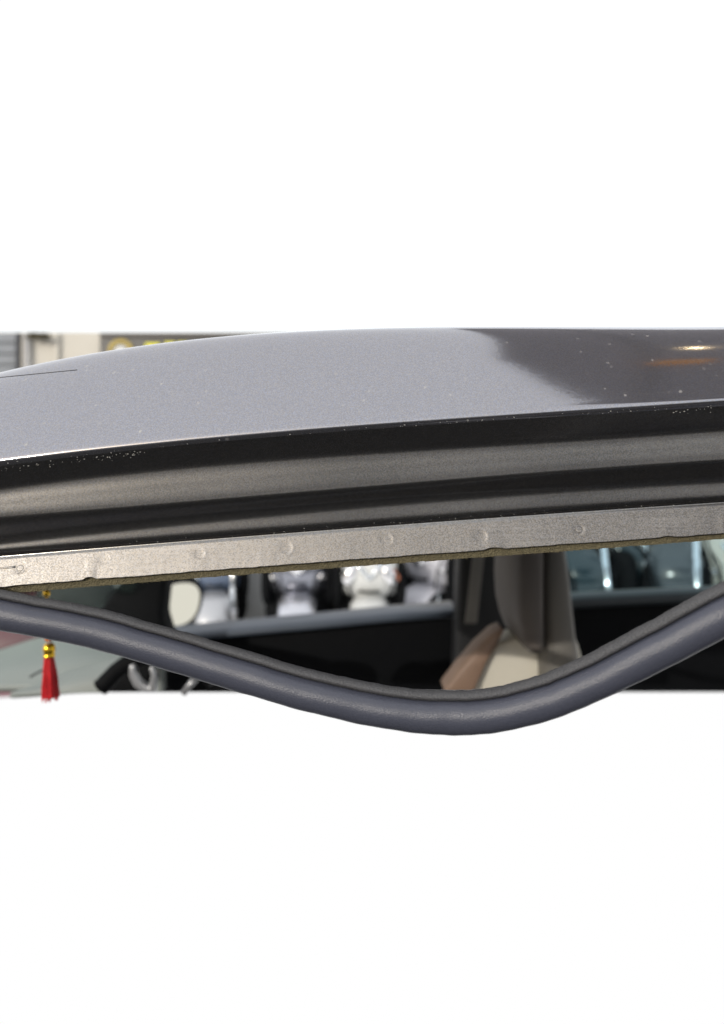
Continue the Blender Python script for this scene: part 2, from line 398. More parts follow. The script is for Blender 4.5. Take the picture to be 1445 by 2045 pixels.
# slight waviness of the pressed sheet
wav = 0.00006 * np.sin(XF * 190 + 1)[None, :] * np.sin(np.linspace(0, 2.2, nrow))[:, None] + 0.00005 * np.sin(XF * 71)[None, :]
FV[:nrow, :, 1] += wav
fn = np.array(fl_n)
for px, t, s_ in WELDS:
    c = np.array(flange_pt(px, t))
    d = FV[:nrow] - c; d -= (d @ fn)[..., None] * fn
    rad = np.linalg.norm(d, axis=2) / (0.0030 * s_)
    ang = np.arctan2(d[..., 2], d[..., 0])
    rim = np.exp(-((rad - 1.05) / 0.20) ** 2) * (0.00003 + random.uniform(0.00004, 0.0001) * np.cos(ang - random.uniform(-.7, .3)))
    dent = -random.uniform(0.00012, 0.0002) / (1 + np.exp((rad - 0.88) / 0.13))
    FV[:nrow] += (rim + dent)[..., None] * fn
FV[nrow] = FV[nrow - 1]; FV[nrow, :, 1] += 0.0012
flange = mesh_obj('weld_flange', FV.reshape(-1, 3), grid_faces(nrow + 1, len(XF)), M['paint_flange'], car)
flange['label'] = 'sunlit scuffed metal flange with a row of spot welds'
weld_mesh = None
for px, t, s_ in WELDS:                 # the pressed nugget at the bottom of each dent
    if weld_mesh is None:
        prof = [(0.0017, -0.00010), (0.0014, 0.00000), (0.0010, 0.00004), (0.0006, 0.00006), (0.0002, 0.00006)]
        o = lathe('spot_weld', prof, (0, 0, 0), M['paint_flange'], flange, seg=30); weld_mesh = o.data
    else:
        o = bpy.data.objects.new('spot_weld', weld_mesh); COL.objects.link(o); o.parent = flange
    o.location = flange_pt(px, t) - fl_n * 0.00017
    o.rotation_euler = Vector((0, 0, 1)).rotation_difference(fl_n).to_euler()
    o.scale = (s_, s_ * random.uniform(0.85, 1.1), 0.4)
# short raised bead running into the first weld
tube('weld_bead', [flange_pt(p, 0.30 + 0.0004 * (36 - p)) - fl_n * 0.0006 for p in range(-60, 34, 6)], 0.0008, M['paint_flange'], flange, 8)

# thin seam where roof skin and side skin meet, by the front corner
seam = []
for px in range(-260, 156, 8):
    Y = 0.334
    seam.append(P(px, 753 - 0.10 * px + 0.00004 * px * px, 0.333))
def on_roof(px, py):
    """point of the built roof / frame surface seen at picture position px, py"""
    d = P(px, py, 1.0)
    hit, loc, nrm, _ = roof.ray_cast(Vector((0, 0, 0)), d.normalized())
    if not hit: hit, loc, nrm, _ = frame.ray_cast(Vector((0, 0, 0)), d.normalized())
    return (loc, nrm) if hit else (None, None)
pts = []
for px in range(-200, 158, 6):
    l, n = on_roof(px, 754 - 0.098 * px)
    if l is not None: pts.append(l)
if len(pts) > 4: tube('roof_seam', pts, 0.00022, M['seam'], car, 6)

# dust and grit caught along the lip and in the step of the frame: uncountable specks
def specks(name, mat, spots, parent):
    vs, fs = [], []
    ico = bmesh.new(); bmesh.ops.create_icosphere(ico, subdivisions=1, radius=1)
    iv = [v.co.copy() for v in ico.verts]; ifc = [tuple(v.index for v in f.verts) for f in ico.faces]; ico.free()
    for loc, n, r in spots:
        q = Vector((0, 0, 1)).rotation_difference(n); b = len(vs)
        sx, sy = random.uniform(.6, 1.9), random.uniform(.5, 1.1)
        for v in iv:
            k = random.uniform(.7, 1.2)
            vs.append(loc + q @ Vector((v.x * r * sx * k, v.y * r * sy * k, v.z * r * 0.45)))
        fs += [tuple(b + i for i in f) for f in ifc]
    o = mesh_obj(name, vs, fs, mat, parent, True); o['kind'] = 'stuff'; return o
lip = Curve([937, 884, 845, 812]); step = Curve([1108, 1069, 1033, 1000]); spots = []
for k in range(620):
    px = random.uniform(-20, 1460)
    dens = 0.35 + 0.65 * math.exp(-((px - 330) / 190) ** 2) + 0.6 * math.exp(-((px - 960) / 130) ** 2)
    if random.random() > dens: continue
    l, n = on_roof(px, float(lip(px)) + random.gauss(0, 4))
    if l is not None: spots.append((l, n, random.choice([0.0001, 0.00014, 0.0002, 0.0003])))
for k in range(70):
    px = random.uniform(150, 1445)
    l, n = on_roof(px, float(step(px)) + random.gauss(0, 3))
    if l is not None: spots.append((l, n, random.choice([0.0001, 0.00014, 0.0002])))
specks('grit', M['dust'], spots, car)

# fibre-board edge of the headlining under the flange, lower edge frayed
bt = Curve([1166, 1131, 1096, 1062]); bb = Curve([1187, 1148, 1113, 1076])
vs = []
fr = np.convolve(rng.normal(size=len(XS)), np.ones(3) / 1.7, 'same') * 0.00009
for j, (cv, Y, k) in enumerate(((bt, 0.3165, 0), (bt, 0.3105, 0), (bb, 0.3105, 1), (bb, 0.36, 1))):
    px = CX + FPX * XS / Y
    z = (HY - cv(px)) * Y / FPX + k * fr * (1 if j == 2 else 0)
    if j == 3: z = (HY - bb(CX + FPX * XS / 0.3105)) * 0.3105 / FPX + 0.004
    vs += [(XS[c], Y, z[c]) for c in range(len(XS))]
mesh_obj('headliner_edge', vs, grid_faces(4, len(XS)), M['board'], car, False)
# loose fibres on the frayed edge
fv, ff = [], []
for k in range(700):
    px = random.uniform(60, 1460); a = P(px, float(bb(px)) - 1, 0.3103)
    d = Vector((random.gauss(0, .6), random.gauss(-.2, .4), -abs(random.gauss(.5, .4)))).normalized() * random.uniform(.0003, .0011)
    w = Vector((d.z, 0, -d.x)).normalized() * 0.00007
    b = len(fv); fv += [a - w, a + w, a + d + w * .4, a + d - w * .4, a + Vector((0, .00012, 0)), a + d + Vector((0, .00008, 0))]
    ff += [(b, b + 1, b + 2, b + 3), (b + 1, b + 4, b + 5, b + 2), (b + 4, b, b + 3, b + 5)]
o = mesh_obj('frayed_fibres', fv, ff, M['board'], car, False); o['kind'] = 'stuff'
# headlining behind it, closing the roof from inside
zh = (HY - bb(CX + FPX * XS / 0.3105)) * 0.3105 / FPX
hv = []
for Y, dz in ((0.361, 0.0045), (0.7, 0.025), (1.2, 0.025), (1.495, -0.02)):
    hv += [(XS[c], Y, zh[c] + dz) for c in range(0, len(XS), 10)]
mesh_obj('headlining', hv, grid_faces(4, len(range(0, len(XS), 10))), M['greige'], car)

# ---------------------------------------------------------------- hanging door seal
strip = thing('weather_strip', 'black rubber door seal pulled off the flange and hanging in a loop', 'door seal')
path_px = [(-700, 1222, .312), (-420, 1192, .309), (-200, 1186, .304), (-90, 1199, .301), (0, 1217, .30), (100, 1235, .30), (199, 1256, .30), (332, 1293, .298), (480, 1338, .294),
           (600, 1373, .290), (720, 1401, .286), (830, 1418, .282), (910, 1422, .279), (985, 1416, .276), (1080, 1394, .271), (1168, 1358, .266),
           (1305, 1290, .257), (1445, 1215, .250), (1560, 1152, .25), (1680, 1098, .262), (1830, 1052, .285), (2050, 1030, .305)]
cps = [np.array(P(a, b, c)) for a, b, c in path_px]
cen = [Vector(p) for p in catmull(cps, 16)]
r = 0.0078
bulb = [(r * math.cos(math.radians(a)), r * math.sin(math.radians(a)) * 0.98 - 0.0016) for a in range(56, -236, -13)]
carrier = [(-0.0036, 0.0050), (-0.0040, 0.0076), (-0.0030, 0.0082), (-0.0006, 0.0082), (0.0014, 0.0076), (0.0019, 0.0068), (0.0019, 0.0062), (0.0006, 0.0048)]
def sweep_profile(name, prof, mat, parent, jitter=0):
    vs = []; n = len(cen); m = len(prof)
    wob = [math.sin(i * 0.19) * 0.5 + math.sin(i * 0.083 + 1.3) + 0.6 * math.sin(i * 0.41 + 2) for i in range(n)]
    for i, p in enumerate(cen):
        t = (cen[min(i + 1, n - 1)] - cen[max(i - 1, 0)]).normalized()
        front = Vector((0, -1, 0)); front = (front - t * front.dot(t)).normalized()
        up = t.cross(front); up = up if up.z > 0 else -up
        for d, nn in prof:
            vs.append(p + front * d * (1 + 0.018 * wob[i]) + up * (nn * (1 - 0.014 * wob[i]) + 0.00014 * wob[(i * 2 + 40) % n] * 0.6 + (random.gauss(0, jitter) if nn > 0.008 else 0)))
    f = grid_faces(n, m, close_c=True)
    f.append(tuple(range(m))); f.append(tuple((n - 1) * m + k for k in range(m)))
    return mesh_obj(name, vs, f, mat, parent)
sweep_profile('bulb', bulb, M['rubber'], strip)
sweep_profile('carrier', carrier, M['rubber_top'], strip, 0.00006)

# ---------------------------------------------------------------- interior of the car
CUT = 1384          # parts reach just below what the photograph shows
def slab_px(name, pts, Y, depth, mat, parent, bevel=0.006):
    return slab(name, [P(x, y, Y) for x, y in pts], (0, depth, 0), mat, parent, bevel)
# far front door
door = bpy.data.objects.new('far_door', None); COL.objects.link(door); door.parent = car; door['label'] = 'far front door with its window down'
YD = 1.62
slab_px('door_panel', [(180, 1300), (330, 1283), (620, 1256), (912, 1234), (912, CUT), (180, CUT)], YD, 0.05, M['black_plastic'], door, 0.008)
def belt(name, pts, h, Y, d, mat, parent):
    """rounded padded sill along a line of picture points, h = height in picture rows"""
    pr = []
    for k in range(13):
        a = math.pi * k / 12
        pr.append((-math.cos(a), math.sin(a)))
    vs = []
    for x, y in pts:
        b = P(x, y, Y); hh = h * Y / FPX
        for c, s in pr:
            vs.append(b + Vector((0, d * 0.5 + d * 0.5 * c, -hh + hh * max(s, 0) ** 0.6)))
    n, m = len(pts), len(pr)
    f = grid_faces(n, m, close_c=True); f.append(tuple(range(m))); f.append(tuple((n - 1) * m + k for k in range(m)))
    return mesh_obj(name, vs, f, mat, parent)
belt('window_sill', [(180, 1283), (330, 1267), (450, 1255), (620, 1240), (780, 1224), (909, 1214)], 17, 1.56, 0.11, M['belt'], door)
# far rear door with tinted pane
rdoor = bpy.data.objects.new('rear_door', None); COL.objects.link(rdoor); rdoor.parent = car
slab_px('door_panel', [(1000, 1222), (1200, 1200), (1700, 1168), (1700, CUT), (1000, CUT)], YD, 0.05, M['black_plastic'], rdoor, 0.008)
belt('window_sill', [(1000, 1208), (1160, 1193), (1300, 1186), (1460, 1179), (1700, 1170)], 22, 1.57, 0.09, M['belt_teal'], rdoor)
slab_px('window_pane', [(990, 1000), (1700, 1000), (1700, 1172), (990, 1212)], 1.64, 0.004, M['tint'], rdoor, 0)
# far centre pillar and belt
slab_px('pillar', [(918, 1040), (1030, 1040), (1012, CUT), (906, CUT)], 1.50, 0.07, M['pillar'], car, 0.012)
slab_px('seat_belt', [(950, 1060), (972, 1060), (952, 1245), (928, 1245)], 1.47, 0.004, M['greige'], car, 0.001)
slab_px('seat_belt', [(1016, 1100), (1034, 1100), (1030, 1225), (1008, 1225)], 1.2, 0.004, M['greige'], car, 0.001)
# near front seat
seat = bpy.data.objects.new('seat', None); COL.objects.link(seat); seat.parent = car
YS = 0.95
def cushion(name, outline, Y, depth, mat, parent, round_=0.02):
    return slab(name, [P(x, y, Y) for x, y in outline], (0, depth, 0), mat, parent, round_)
cushion('backrest', [(1030, 1275), (1050, 1272), (1150, 1272), (1160, 1300), (1170, 1340), (1172, CUT), (938, CUT), (962, 1330), (990, 1290)], YS, 0.06, M['cream'], seat, 0.01)
cushion('side_bolster', [(1010, 1256), (996, 1284), (970, 1330), (948, CUT), (884, CUT), (918, 1338), (955, 1295), (988, 1265)], YS - 0.02, 0.05, M['tan'], seat, 0.008)
hr = bpy.data.objects.new('headrest', None); COL.objects.link(hr); hr.parent = seat
def pad(name, rings, Y0, depth, mat, parent):
    """upholstered pad lofted from picture rows: (row, left, right); rounded in plan"""
    vs = []; seg = 24
    for y, xl, xr in rings:
        for k in range(seg):
            a = 2 * math.pi * k / seg
            c, s = math.cos(a), math.sin(a)
            cx = math.copysign(abs(c) ** 0.6, c); sx = math.copysign(abs(s) ** 0.6, s)
            p = P((xl + xr) / 2 + (xr - xl) / 2 * cx, y, Y0); p.y = Y0 + depth / 2 * (1 + sx)
            vs.append(p)
    f = grid_faces(len(rings), seg, close_c=True); f.append(tuple(range(seg))); f.append(tuple((len(rings) - 1) * seg + k for k in range(seg)))
    return mesh_obj(name, vs, f, mat, parent)
pad('shaded_half', [(1040, 1040, 1090), (1060, 1030, 1096), (1120, 1024, 1098), (1180, 1023, 1098), (1230, 1026, 1098), (1270, 1036, 1097), (1295, 1047, 1094), (1305, 1056, 1088)], 0.885, 0.16, M['taupe_shade'], hr)  # left half of the headrest, shadow put into its darker colour
pad('lit_half', [(1040, 1088, 1128), (1080, 1084, 1136), (1140, 1083, 1146), (1200, 1085, 1153), (1260, 1088, 1160), (1310, 1090, 1166), (1350, 1092, 1168), (CUT, 1094, 1168)], 0.90, 0.15, M['greige'], hr)  # lit half of the same headrest, its light put into the paler colour
# dashboard
dash = bpy.data.objects.new('dashboard', None); COL.objects.link(dash); dash.parent = car
def surf(name, rws, mat, parent, n=8, thick=0.03):
    """padded surface through rows of picture points (x, y, depth), front row last; closed underneath"""
    R = [catmull([np.array(P(*p)) for p in r], n) for r in rws]
    cols = list(zip(*R)); G = [catmull(c, n) for c in cols]            # per column
    nr, nc = len(G[0]), len(G)
    vs = [Vector(G[c][r]) for r in range(nr) for c in range(nc)]
    o = mesh_obj(name, vs, grid_faces(nr, nc), mat, parent)
    md = o.modifiers.new('solid', 'SOLIDIFY'); md.thickness = thick; md.offset = -1 
    return o
surf('top_pad', [[(-160, 1352, 1.50), (0, 1308, 1.50), (90, 1281, 1.50), (180, 1272, 1.5), (330, 1275, 1.5)],
                 [(-160, 1358, 1.42), (0, 1316, 1.42), (90, 1292, 1.42), (180, 1282, 1.42), (330, 1285, 1.42)],
                 [(-160, 1372, 1.2), (0, 1342, 1.2), (90, 1330, 1.2), (180, 1322, 1.2), (330, 1320, 1.2)],
                 [(-160, CUT, 1.12), (0, CUT - 2, 1.12), (90, CUT - 2, 1.12), (180, CUT - 2, 1.12), (330, CUT - 2, 1.12)]], M['dash'], dash, thick=0.012)
surf('instrument_hood', [[(60, 1372, 1.10), (120, 1346, 1.10), (185, 1326, 1.10), (245, 1308, 1.10), (285, 1306, 1.1)],
                         [(50, 1374, 1.04), (115, 1352, 1.04), (180, 1333, 1.04), (238, 1316, 1.04), (272, 1316, 1.04)],
                         [(30, 1380, 0.99), (100, 1371, 0.99), (165, 1358, 0.99), (215, 1350, 0.99), (236, 1350, 0.99)],
                         [(20, CUT, 0.98), (90, CUT, 0.98), (150, CUT, 0.98), (190, CUT, 0.98), (212, CUT, 0.98)]], M['dash'], dash, thick=0.008)
tube('wiper', [P(x, y, 1.0) for x, y in ((60, 1352), (72, 1345), (86, 1338), (100, 1335))], 0.0014, M['black_plastic'], dash, 8)
slab_px('dark_gap_fill', [(212, CUT), (232, 1354), (264, 1322), (300, 1314), (420, 1322), (500, 1350), (560, CUT)], 0.93, 0.03, M['black_plastic'], dash, 0.004)  # black sheet put in for the shaded gap behind the wheel rim
# steering wheel: the upper part of the rim and its left spoke
wheel = bpy.data.objects.new('steering_wheel', None); COL.objects.link(wheel); wheel.parent = car
tube('rim', [P(x, y, Y) for x, y, Y in ((200, CUT - 10, .86), (212, 1362, .862), (232, 1341, .866), (255, 1324, .87), (282, 1313, .874), (315, 1309, .878), (350, 1313, .88), (385, 1326, .88), (415, 1345, .88), (428, 1360, .876))], 0.0115, M['black_plastic'], wheel, 14)
slab_px('spoke', [(256, 1330), (268, 1326), (270, 1345), (280, 1362), (296, 1372), (300, 1350), (296, 1334), (306, 1330), (312, 1350), (310, CUT), (284, CUT), (266, 1372), (256, 1352)], 0.855, 0.012, M['silver'], wheel, 0.003)
slab_px('column_switch', [(311, 1322), (326, 1322), (324, CUT), (309, CUT)], 0.90, 0.02, M['dash'], wheel, 0.003)
tube('column_switch', [P(366, CUT, .9), P(380, 1366, .9), P(392, 1354, .9)], 0.005, M['silver'], wheel, 10)
# far front pillar, windscreen and outside mirror
slab_px('front_pillar', [(150, 1290), (225, 1180), (300, 1090), (372, 1070), (330, 1160), (322, 1230), (340, 1290)], 1.40, 0.07, M['black_plastic'], car, 0.012)
slab('windscreen', [P(-420, 1330, 1.75), P(215, 1290, 1.52), P(330, 1040, 1.25), P(-420, 1000, 1.35)], (0, 0.004, 0.002), M['screen'], car, 0)
mir = bpy.data.objects.new('door_mirror', None); COL.objects.link(mir); mir.parent = car
mc = P(357, 1207, 1.9)
rotm = Matrix.Rotation(math.radians(10), 3, 'Y') @ Matrix.Rotation(math.radians(50), 3, 'Z')
blob('housing', mc + rotm @ Vector((0.0, 0.047, 0.0)), (0.094, 0.045, 0.086), M['black_plastic'], mir, rotm, 0.75)
glassv = []
for k in range(40):
    a = 2 * math.pi * k / 40
    glassv.append(mc + rotm @ Vector((0.072 * math.copysign(abs(math.cos(a)) ** .8, math.cos(a)), 0, 0.064 * math.copysign(abs(math.sin(a)) ** .8, math.sin(a)))))
slab('rim', [mc + (p - mc) * 1.2 + rotm @ Vector((0, 0.003, 0)) for p in glassv], rotm @ Vector((0, 0.02, 0)), M['black_plastic'], mir, 0.002)
slab('mirror_glass', glassv, rotm @ Vector((0, 0.004, 0)), M['mirror'], mir, 0)

# ---------------------------------------------------------------- hanging charm
charm = thing('tassel_charm', 'red silk tassel with gold bead hanging from the mirror inside the windscreen', 'charm')
YT = 0.62
c0 = P(97, 1180, YT)
tube('cord', [P(93, 1120, YT), P(93, 1190, YT), P(95, 1240, YT), P(97, 1292, YT)], 0.0009, M['gold_cord'], charm, 8)
blob('small_bead', P(93, 1185, YT), (0.0033, 0.0033, 0.0036), M['gold'], charm)
for dx, dz, rr in ((-5, 1267, .0040), (4, 1270, .0042), (0, 1276, .0036), (-1, 1262, .004)):
    blob('knot', P(97 + dx, dz, YT), (rr, rr * .8, rr * .8), M['orange_cord'], charm, None, 1, 14, 8)
prof = [(0.0006, 0.0070), (0.0035, 0.0062), (0.0052, 0.0038), (0.0056, 0.0006), (0.0050, -0.0024), (0.0046, -0.0038), (0.0053, -0.0046), (0.0053, -0.0062), (0.0040, -0.0068)]
lathe('gold_bead', prof, P(98, 1298, YT), M['gold'], charm, 20)
lathe('ring', [(0.0012, .004), (0.0022, .002), (0.0022, 0), (0.0012, -.002)], P(98, 1284, YT), M['silver'], charm, 14)
# silk threads as one skirt of strands
sv, sf = [], []
top = P(98, 1311, YT)
for k in range(150):
    a = random.uniform(0, 2 * math.pi); q = math.sqrt(random.random())
    r0, r1 = 0.0040 * q, 0.0080 * q
    L = random.uniform(0.036, 0.042)
    ptsx = []
    for t in (0, .25, .5, .75, 1):
        rr = r0 + (r1 - r0) * t ** .8
        ptsx.append(top + Vector((rr * math.cos(a) + 0.0015 * t + 0.0003 * math.sin(9 * t + k), rr * math.sin(a), -L * t)))
    b = len(sv); w = 0.00045
    for p in ptsx:
        sv += [p + Vector((w, 0, 0)), p + Vector((-w * .5, w * .87, 0)), p + Vector((-w * .5, -w * .87, 0))]
    for i in range(4):
        for j in range(3):
            sf.append((b + i * 3 + j, b + i * 3 + (j + 1) % 3, b + i * 3 + 3 + (j + 1) % 3, b + i * 3 + 3 + j))
o = mesh_obj('tassel', sv, sf, M['red_silk'], charm); o['kind'] = 'stuff'

# ---------------------------------------------------------------- scooters parked on the far pavement
def mk(name, **k): return simple(name, **k)
def scooter(name, label, px, Y, body, lamp='pair', yaw=0.0, s=1.0, fender=None, group='scooters parked on the pavement', fork_sides=(-1, 1)):
    """front of a step-through scooter standing on the pavement, facing the camera"""
    t = thing(name, label, 'scooter', group)
    fender = fender or body
    R = Matrix.Rotation(yaw, 3, 'Z'); base = Vector(((px - CX) * Y / FPX, Y, GZ))
    def W(x, y, z): return base + R @ Vector((x, y, z)) * s
    # front wheel: tyre and hub
    def ring(nm, rad, tub, mat, par, y=0.0):
        vs = []; n, m = 32, 10
        for i in range(n):
            a = 2 * math.pi * i / n
            for j in range(m):
                b = 2 * math.pi * j / m
                rr = rad + tub * math.cos(b)
                vs.append(W(tub * 1.1 * math.sin(b), y + rr * math.cos(a), 0.235 + rr * math.sin(a)))
        return mesh_obj(nm, vs, grid_faces(n, m, True, True), mat, par)
    whl = ring('front_wheel', 0.20, 0.045, M['tyre'], t)
    lathe('hub', [(0.12 * s, -0.02 * s), (0.13 * s, 0), (0.12 * s, 0.02 * s)], W(0, 0, 0.245), M['silver'], whl, 18, axis=R @ Vector((1, 0, 0)))
    for sx in (-1, 1):
        tube('fork', [W(sx * 0.075, 0.0, 0.245), W(sx * 0.075, 0.09, 0.62)], 0.016 * s, M['chrome'], t, 10)
    # fender: shell over the wheel
    vs = []; n, m = 18, 12
    for i in range(n):
        a = math.radians(-200 + 190 * i / (n - 1)); 
        for j in range(m):
            b = math.pi * j / (m - 1)
            rr = 0.225 + 0.055 * math.sin(b)
            vs.append(W(0.12 * math.cos(b), rr * math.cos(a) * 1.08, 0.245 - rr * math.sin(a)))
    fd = mesh_obj('fender', vs, grid_faces(n, m), fender, t); md = fd.modifiers.new('solid', 'SOLIDIFY'); md.thickness = 0.006
    # leg shield / apron lofted from half widths
    lev = [(0.485, 0.10, 0.06, 0.17), (0.505, 0.165, -0.02, 0.17), (0.55, 0.195, -0.07, 0.17), (0.66, 0.205, -0.10, 0.17), (0.78, 0.195, -0.06, 0.17), (0.88, 0.16, 0.05, 0.15), (0.97, 0.10, 0.10, 0.12)]
    vs = []; seg = 24
    lev2 = catmull(lev, 4)
    for z, hw, yf, dp in lev2:
        for k in range(seg):
            a = 2 * math.pi * k / seg; c, q = math.cos(a), math.sin(a)
            v = hw * math.copysign(abs(c) ** .75, c)
            vs.append(W(v, yf + 0.10 + dp * 0.5 * q + 0.06 * (abs(c) ** 2), z))
    f = grid_faces(len(lev2), seg, True); f.append(tuple(range(seg))); f.append(tuple((len(lev2) - 1) * seg + k for k in range(seg)))
    ap = mesh_obj('apron', vs, f, body, t)
    for sx in (-1, 1):
        blob('side_panel', W(sx * 0.205, 0.07, 0.60), (0.035 * s, 0.10 * s, 0.17 * s), M['black_plastic'], t, R, 0.7)
    if lamp != 'fork': tube('trim', [W(-0.12, -0.055, 0.82), W(-0.05, -0.095, 0.70), W(0, -0.10, 0.64), W(0.05, -0.095, 0.70), W(0.12, -0.055, 0.82)], 0.012 * s, M['chrome'], t, 8)
    # lamps
    if lamp == 'pair':
        for sx in (-1, 1):
            h = blob('headlight', W(sx * 0.125, -0.075, 0.66), (0.042 * s, 0.03 * s, 0.075 * s), M['lens'], t, R @ Matrix.Rotation(sx * math.radians(-28), 3, 'Y'))
            if sx > 0: blob('indicator', W(sx * 0.172, -0.02, 0.655), (0.016 * s, 0.016 * s, 0.045 * s), M['amber'], t, R @ Matrix.Rotation(sx * math.radians(-30), 3, 'Y'))
    elif lamp == 'single':
        blob('headlight', W(0, -0.09, 0.70), (0.06 * s, 0.04 * s, 0.06 * s), M['lens'], t, R)
        for sx in (-1, 1):
            blob('indicator', W(sx * 0.15, -0.03, 0.62), (0.03 * s, 0.02 * s, 0.024 * s), M['lens'], t, R)
    else:
        for sx in (fork_sides):
            fk = tube('fork_leg', [W(sx * 0.13, -0.12, 0.36), W(sx * 0.13, -0.06, 0.62), W(sx * 0.13, 0.02, 0.98)], 0.026 * s, M['chrome'], t, 14)
            lathe('fork_cap', [(0.02 * s, -.02), (0.034 * s, 0), (0.034 * s, .05 * s), (.02 * s, .06 * s)], W(sx * 0.13, -0.125, 0.34), M['lens'], fk, 14)
    tube('grille', [W(-0.07, -0.085, 0.56), W(0, -0.092, 0.555), W(0.07, -0.085, 0.56)], 0.010 * s, M['black_plastic'], t, 8)
    blob('belly', W(0, 0.16, 0.40), (0.225 * s, 0.10 * s, 0.20 * s), M['black_plastic'], t, R, 0.6)
    for k, sx in enumerate((-1, 1, -1)):
        tube('cable', [W(sx * 0.17, 0.12, 0.98), W(sx * 0.21, -0.06, 0.78), W(sx * 0.16, -0.10, 0.58 + 0.05 * k), W(sx * 0.08, -0.02, 0.42)], 0.007 * s, M['black_plastic'], t, 6)
    lathe('brake_disc', [(0.03 * s, -.003), (0.10 * s, -.003), (0.10 * s, .003), (0.03 * s, .003)], W(0.07, 0, 0.235), M['chrome'], whl, 24, axis=R @ Vector((1, 0, 0)))
    # handlebar, grips, mirrors
    tube('handlebar', [W(-0.30, 0.30, 1.02), W(-0.15, 0.24, 1.03), W(0.15, 0.24, 1.03), W(0.30, 0.30, 1.02)], 0.014 * s, M['black_plastic'], t, 10)
    blob('head_cover', W(0, 0.21, 1.02), (0.14 * s, 0.09 * s, 0.07 * s), body, t, R, 0.8)
    for sx in (-1, 1):
        mr = tube('mirror_stalk', [W(sx * 0.2, 0.25, 1.03), W(sx * 0.26, 0.24, 1.2)], 0.006 * s, M['black_plastic'], t, 8)
        blob('mirror_head', W(sx * 0.28, 0.24, 1.24), (0.055 * s, 0.018 * s, 0.035 * s), M['black_plastic'], mr, R)
    # floorboard, tail and seat
    blob('floorboard', W(0, 0.50, 0.32), (0.17 * s, 0.30 * s, 0.05 * s), M['black_plastic'], t, R, 0.6)
    blob('rear_body', W(0, 1.0, 0.58), (0.17 * s, 0.38 * s, 0.20 * s), body, t, R, 0.75)
    blob('seat', W(0, 0.98, 0.79), (0.15 * s, 0.36 * s, 0.05 * s), M['black_plastic'], t, R, 0.7)
    tube('stand', [W(-0.1, 0.75, 0.3), W(-0.2, 0.72, 0.0)], 0.012 * s, M['black_plastic'], t, 8)
    rw = lathe('rear_wheel', [(0.12 * s, -.05 * s), (.235 * s, -.045 * s), (.245 * s, 0), (.235 * s, .045 * s), (.12 * s, .05 * s)], W(0, 1.25, 0.245), M['tyre'], t, 28, axis=R @ Vector((1, 0, 0)))
    return t
white = simple('white_scooter_paint', (0.62, 0.63, 0.62), 0.3, coat=0.5)
silver = simple('silver_scooter_paint', (0.30, 0.31, 0.36), 0.22, metal=0.85, coat=0.5)
pale = simple('pale_lilac_scooter_paint', (0.55, 0.55, 0.6), 0.35, coat=0.4)
blue = simple('blue_scooter_paint', (0.12, 0.16, 0.24), 0.3, coat=0.5)
teal = simple('dark_teal_scooter_paint', (0.018, 0.034, 0.042), 0.2, coat=0.6)
slate = simple('slate_scooter_paint', (0.06, 0.07, 0.08), 0.2, coat=0.6)
scooter('blue_scooter', 'blue scooter with bright fork legs, just right of the outside mirror', 430, 4.5, blue, 'fork', 0.15, 0.95, M['silver'])
scooter('silver_scooter', 'silver scooter with pale front fender, left of the white scooter', 595, 4.25, silver, 'single', 0.05, 1.02, simple('light_silver_paint', (0.62, 0.63, 0.68), 0.25, metal=0.8, coat=0.5))
scooter('white_scooter', 'white scooter with two slanted headlights, in the middle of the open window', 737, 4.2, white, 'pair', -0.03)
scooter('pale_scooter', 'pale scooter turned sideways, right of the white scooter by the pillar', 850, 4.6, pale, 'single', -0.7)
scooter('teal_scooter', 'dark teal scooter with bright fork leg, right beside the headrest', 1172, 4.3, teal, 'fork', 0.2, 0.9, None, 'scooters parked on the pavement', (1,))
scooter('sideways_scooter', 'dark teal scooter turned sideways behind the tinted rear window', 1268, 4.6, teal, 'pair', 1.1)
scooter('cream_scooter', 'cream scooter at the right edge, above the rising end of the seal', 1462, 4.5, M['plaster'], 'single', 0.1)
scooter('slate_scooter', 'slate grey scooter with one bright fork leg, left of the cream scooter', 1350, 4.35, slate, 'fork', -0.35, 0.9, None, 'scooters parked on the pavement', (1,))
scooter('black_scooter', 'black scooter in the second row, seen between the silver and white scooters', 668, 5.6, simple('black_scooter_paint', (0.012, 0.012, 0.014), 0.2, coat=0.6), 'pair', 0.2)
scooter('grey_scooter', 'grey scooter in the second row, seen left of the silver scooter', 545, 5.7, slate, 'single', -0.25)
scooter('brown_scooter', 'dull brown scooter in the second row behind the rear window', 1240, 5.6, simple('brown_scooter_paint', (0.16, 0.12, 0.09), 0.3, coat=0.4), 'pair', 0.3)
# pale storage box standing between two scooters
bx = thing('storage_box', 'pale grey box standing between the blue and the silver scooter', 'box')
x0, z0 = P(482, 1217, 4.9), P(540, 1120, 4.9)
box('body', (x0.x, 4.9, GZ + 0.02), (z0.x, 5.3, z0.z - 0.02), simple('pale_grey_box', (0.42, 0.43, 0.43), 0.6, var=0.1), bx, 0.012)
box('lid', (x0.x - 0.01, 4.89, z0.z - 0.02), (z0.x + 0.01, 5.31, z0.z + 0.03), simple('grey_lid', (0.36, 0.37, 0.38), 0.6, var=0.1), bx, 0.01)
